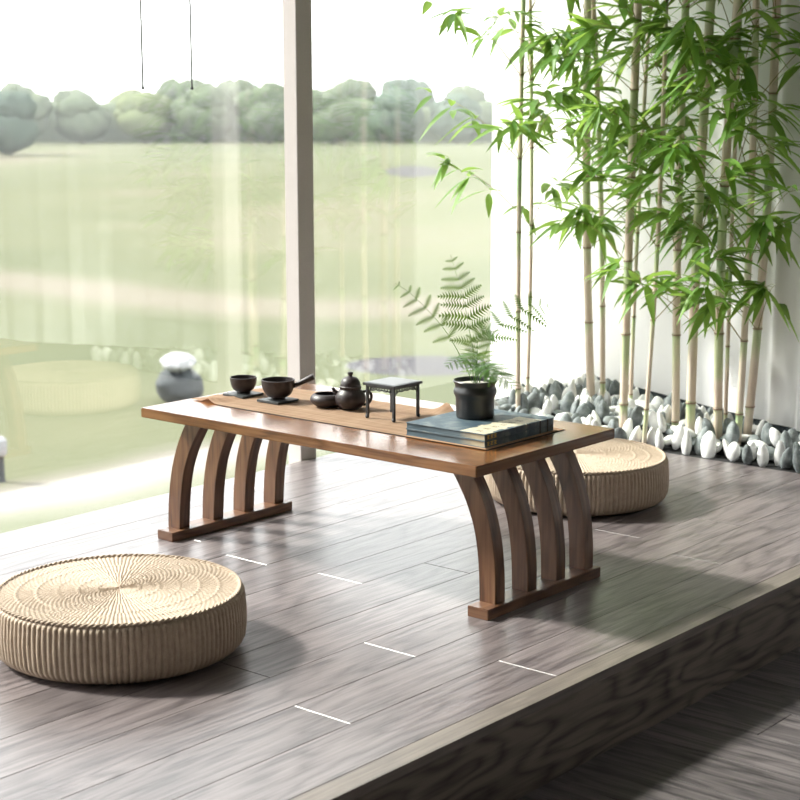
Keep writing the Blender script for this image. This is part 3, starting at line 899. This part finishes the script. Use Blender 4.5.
for q in vis:
    me, white, front, lc, rot, s = place(q)
    o = bpy.data.objects.new('white_pebble' if white else 'grey_pebble', me); col.objects.link(o)
    o.location = lc; o.rotation_euler = rot; o.scale = (s, s, s)
    colr = 'white' if white else 'speckled grey'
    if front: lab = f'smooth {colr} pebble in the front row of the gravel bed along the wooden floor'
    elif WX(q[1])-q[0] < .12: lab = f'smooth {colr} pebble at the back of the gravel bed against the white wall'
    elif q[1] > 1.2: lab = f'smooth {colr} pebble among the left bamboo canes in the gravel bed'
    else: lab = f'smooth {colr} pebble among the right bamboo canes in the middle of the gravel bed'
    tag(o, lab, 'pebble', lab.replace('pebble', 'pebbles', 1))
if rest:
    verts = []; faces = []; mi = []
    for q in rest:
        me, white, front, lc, rot, s = place(q)
        mm = Matrix.LocRotScale(lc, Matrix.Rotation(rot[2], 3, 'Z') @ Matrix.Rotation(rot[1], 3, 'Y') @ Matrix.Rotation(rot[0], 3, 'X'), (s, s, s))
        b0 = len(verts); verts += [mm @ v_.co for v_ in me.vertices]
        for p in me.polygons: faces.append([b0+i for i in p.vertices]); mi.append(0 if white else 1)
    me = bpy.data.meshes.new('pebbles'); me.from_pydata(verts, [], faces)
    me.materials.append(white_s); me.materials.append(grey_s)
    for p, k in zip(me.polygons, mi): p.material_index = k; p.use_smooth = True
    o = bpy.data.objects.new('pebbles', me); col.objects.link(o)
    tag(o, 'remaining white and grey pebbles filling the gravel bed', 'pebbles', kind='stuff')

# ---------------------------------------------------------------- landscape outside
GZ = -3.0
def meadow(n):
    tc = n.n('ShaderNodeTexCoord'); o_ = tc.outputs['Object']
    q = n.noise(mapped(n, o_, (.022, .022, 1)), 1, 3, .5, .8); q2 = n.noise(mapped(n, o_, (.15, .15, 1)), 1, 4, .6)
    f = n.math('MULTIPLY_ADD', q, .75, n.math('MULTIPLY', q2, .25))
    n.set(Roughness=.95); n.b.inputs['Specular IOR Level'].default_value = .1
    return n.ramp(f, [(.36, (.085, .094, .053)), (.5, (.108, .112, .066)), (.62, (.142, .128, .094))])
n = N('meadow'); n.base(meadow(n))
bm = bmesh.new()
vs = [bm.verts.new(p) for p in ((-400, 3.2, GZ), (700, 3.2, GZ), (700, 900, GZ), (-400, 900, GZ))]; bm.faces.new(vs)
tag(obj('floor', bm, n.m), kind='structure')
def path_mat(name, c):
    n = N(name); tc = n.n('ShaderNodeTexCoord'); q = n.noise(tc.outputs['Object'], .8, 4, .6)
    at = n.n('ShaderNodeAttribute', attribute_name='tone')
    f = n.math('ADD', at.outputs['Fac'], n.math('MULTIPLY', n.math('MULTIPLY', n.math('SUBTRACT', q, .5), .5), at.outputs['Fac'])); f.node.use_clamp = True
    n.base(n.mix(f, meadow(n), c))
    return n.m
path_m = path_mat('pale gravel path', (.185, .165, .152)); track_m = path_mat('beige track', (.142, .128, .098))
def ground(u, v, z=GZ):
    d = fw + r2*(u-400)/1647.58 - u2*(v-400)/1647.58
    return CAM + d*(z-CAM.z)/d.z
def ribbon(name, L_, R_, m, label, cat, dz=.003):
    """strip between two lines on the ground"""
    bm = bmesh.new(); tl = bm.verts.layers.float.new('tone')
    A = spline(L_, 6); B = spline(R_, 6); prev = None
    for p, q in zip(A, B):
        cur = []
        for k, tn in ((-.45, 0), (-.1, .35), (.25, 1), (.75, 1), (1.1, .35), (1.45, 0)):
            w_ = p.lerp(q, k); v_ = bm.verts.new((w_.x, w_.y, GZ+dz)); v_[tl] = tn; cur.append(v_)
        if prev:
            for i in range(5): bm.faces.new((prev[i], prev[i+1], cur[i+1], cur[i]))
        prev = cur
    return tag(obj(name, bm, m), label, cat)
ribbon('garden_path', [ground(-150, 518), ground(0, 490), ground(100, 470), ground(180, 450), ground(330, 428), ground(520, 400)],
       [ground(-150, 550), ground(0, 515), ground(100, 500), ground(180, 478), ground(330, 445), ground(520, 412)], path_m, 'pale curved path on the grass just outside the window', 'path')
ribbon('field_track', [ground(-200, 262), ground(0, 272), ground(120, 284), ground(300, 300), ground(520, 296)],
       [ground(-200, 276), ground(0, 290), ground(120, 305), ground(300, 318), ground(520, 312)], track_m, 'pale beige track crossing the field farther out', 'path')

# trees along the far edge of the field
def tree_mat(name, a, b):
    n = N(name); tc = n.n('ShaderNodeTexCoord'); q = n.noise(tc.outputs['Object'], 1.1, 4, .6)
    n.base(n.ramp(q, [(.35, a), (.65, b)])); n.set(Roughness=.95); n.b.inputs['Specular IOR Level'].default_value = .05; return n.m
TM = [tree_mat('grey green crown', (.075, .095, .062), (.11, .13, .085)), tree_mat('yellow green crown', (.10, .12, .06), (.135, .155, .085)), tree_mat('blue green crown', (.062, .085, .070), (.085, .11, .088))]
trunk_m = plain('tree bark', (.12, .10, .08), .9)
def tree_at(u, vb, vt, wpx, kind, lab, grp):
    b = ground(u, vb); dep = (b-CAM).dot(fw); h = (vb-vt)*dep/1647.58; wr = wpx*dep/1647.58/2
    t = empty('tree', b, label=lab, cat='tree', group=grp)
    bm = bmesh.new(); rr = random.Random(int(u*7+vb))
    for k in range(9):
        a = rr.uniform(0, 6.28); r_ = wr*rr.uniform(.0, .55); zz = h*rr.uniform(.42, .74)
        if k == 0: r_ = 0; zz = h*.68
        s = wr*rr.uniform(.42, .62)
        v0 = bmesh.ops.create_icosphere(bm, subdivisions=3, radius=1)['verts']
        for v_ in v0:
            kk = 1+.22*noise.noise(v_.co*2.2+Vector((u, k, 0)))
            v_.co = Vector((r_*math.cos(a)+v_.co.x*s*kk, r_*math.sin(a)+v_.co.y*s*kk, min(h, zz+v_.co.z*h*.26*kk)))
    v0 = bmesh.ops.create_icosphere(bm, subdivisions=3, radius=1)['verts']
    for v_ in v0:
        kk = 1+.15*noise.noise(v_.co*2+Vector((u, 9, 0))); v_.co = Vector((v_.co.x*wr*.85*kk, v_.co.y*wr*.85*kk, h*.38+v_.co.z*h*.35*kk))
    obj('crown', bm, TM[kind], t, smooth='all')
    bm = bmesh.new(); tube(bm, [(0, 0, 0), (0, 0, h*.5)], [wr*.07, wr*.04], 8); obj('trunk', bm, trunk_m, t)
rt_ = random.Random(5)
for row, (vb, step, vt0) in enumerate(((143.5, 60, 88), (138, 54, 82))):
    u = -170 + row*28
    while u < 640:
        kind = 1 if 85 < u < 165 else rt_.choice((0, 0, 1)) if u < 330 else rt_.choice((0, 2, 0))
        lab = 'hazy green tree in the front row along the far edge of the field' if row == 0 else 'hazy green tree in the back row along the far edge of the field'
        tree_at(u, vb+rt_.uniform(-.6, .6), vt0+rt_.uniform(-3, 8)-(5 if 170 < u < 430 else 0), step*rt_.uniform(1.0, 1.12), kind, lab, lab.replace('tree', 'trees', 1).replace('in the', 'of the'))
        u += step*rt_.uniform(.98, 1.08)
tree_at(10, 155, 92, 66, 2, 'dark blue green tree at the left edge standing before the tree row', None)
tree_at(-60, 158, 90, 72, 2, 'dark tree standing just outside the left edge of the view', None)

# continuous hedge at the trees' feet
bm = bmesh.new(); prev = None
for k in range(161):
    u = -200 + k*5.4; b = ground(u, 141.5); top_ = 4.0 + 1.3*noise.noise(Vector((k*.16, 0, 0))) + .5*noise.noise(Vector((k*.6, 5, 0)))
    dp = 1.2+.5*noise.noise(Vector((k*.5, 9, 0)))
    f2 = Vector((fw.x, fw.y, 0)).normalized()
    cur = [bm.verts.new(b+f2*dp*a+ZV*(top_*h_)) for a, h_ in ((-1, 0), (-1.2, .45), (-.8, .85), (0, 1), (.9, .8), (1.1, .4), (1, 0))]
    if prev:
        for i in range(6): bm.faces.new((prev[i], prev[i+1], cur[i+1], cur[i]))
    prev = cur
tag(obj('hedge', bm, TM[0], smooth='all'), 'long low hedge below the trees at the far edge of the field', 'hedge')
# light summer haze over the field
n = N('haze'); n.t.nodes.remove(n.b); vs_ = n.n('ShaderNodeVolumeScatter'); vs_.inputs['Color'].default_value = (.93, .96, 1, 1); vs_.inputs['Density'].default_value = .0012; vs_.inputs['Anisotropy'].default_value = .2
n.l(vs_.outputs[0], n.out.inputs['Volume'])
bm = bmesh.new(); box(bm, (-300, 60, GZ-1), (450, 420, 30)); hz = obj('haze', bm, n.m); tag(hz, 'thin pale haze over the far field', 'haze', kind='stuff')

# low things on the lawn, out of focus
dark_m = plain('dark fabric', (.03, .036, .04), .8); pale_m = plain('white cushion', (.30, .30, .31), .8); pond_m = plain('grey paving', (.070, .066, .072), .9, spec=.1)
b = ground(180, 402); t = empty('garden_stool', b, .7, label='dark rounded garden stool with white cushion on the lawn beyond the glass', cat='stool')
def lump(bm, c, r, seed):
    for v_ in bmesh.ops.create_icosphere(bm, subdivisions=4, radius=1)['verts']:
        k = 1+.16*noise.noise(v_.co*1.6+Vector((seed, 0, 0)))
        v_.co = Vector((c[0]+v_.co.x*r[0]*k, c[1]+v_.co.y*r[1]*k, max(0, c[2]+v_.co.z*r[2]*k)))
bm = bmesh.new(); lump(bm, (0, 0, .24), (.55, .34, .26), 3); obj('base', bm, dark_m, t, smooth='all')
bm = bmesh.new(); lump(bm, (-.12, 0, .60), (.34, .24, .13), 8); obj('cushion', bm, pale_m, t, smooth='all')
b = ground(1, 482); t = empty('garden_lamp', b, label='short garden lamp with white head at the left edge', cat='garden lamp')
bm = bmesh.new(); lathe(bm, [(.06, 0), (.05, .02), (.045, .30)], 16, cap1=True); obj('post', bm, dark_m, t, smooth=True)
bm = bmesh.new(); lathe(bm, [(.07, .31), (.085, .34), (.085, .48), (.05, .52)], 16, cap1=True); obj('head', bm, pale_m, t, smooth=True)
for (ua, ub, va, vb_, lab) in ((385, 440, 166, 177, 'small grey pond far out on the field'), (345, 500, 356, 376, 'long grey pond on the lawn behind the fern')):
    bm = bmesh.new(); n_ = 28; cu, cv = (ua+ub)/2, (va+vb_)/2
    vs = []
    for k in range(n_):
        p = ground(cu+(ub-ua)/2*math.cos(2*PI*k/n_), cv-(vb_-va)/2*math.sin(2*PI*k/n_)); vs.append(bm.verts.new((p.x, p.y, GZ+.004)))
    bm.faces.new(vs); tag(obj('pond', bm, pond_m), lab, 'pond')
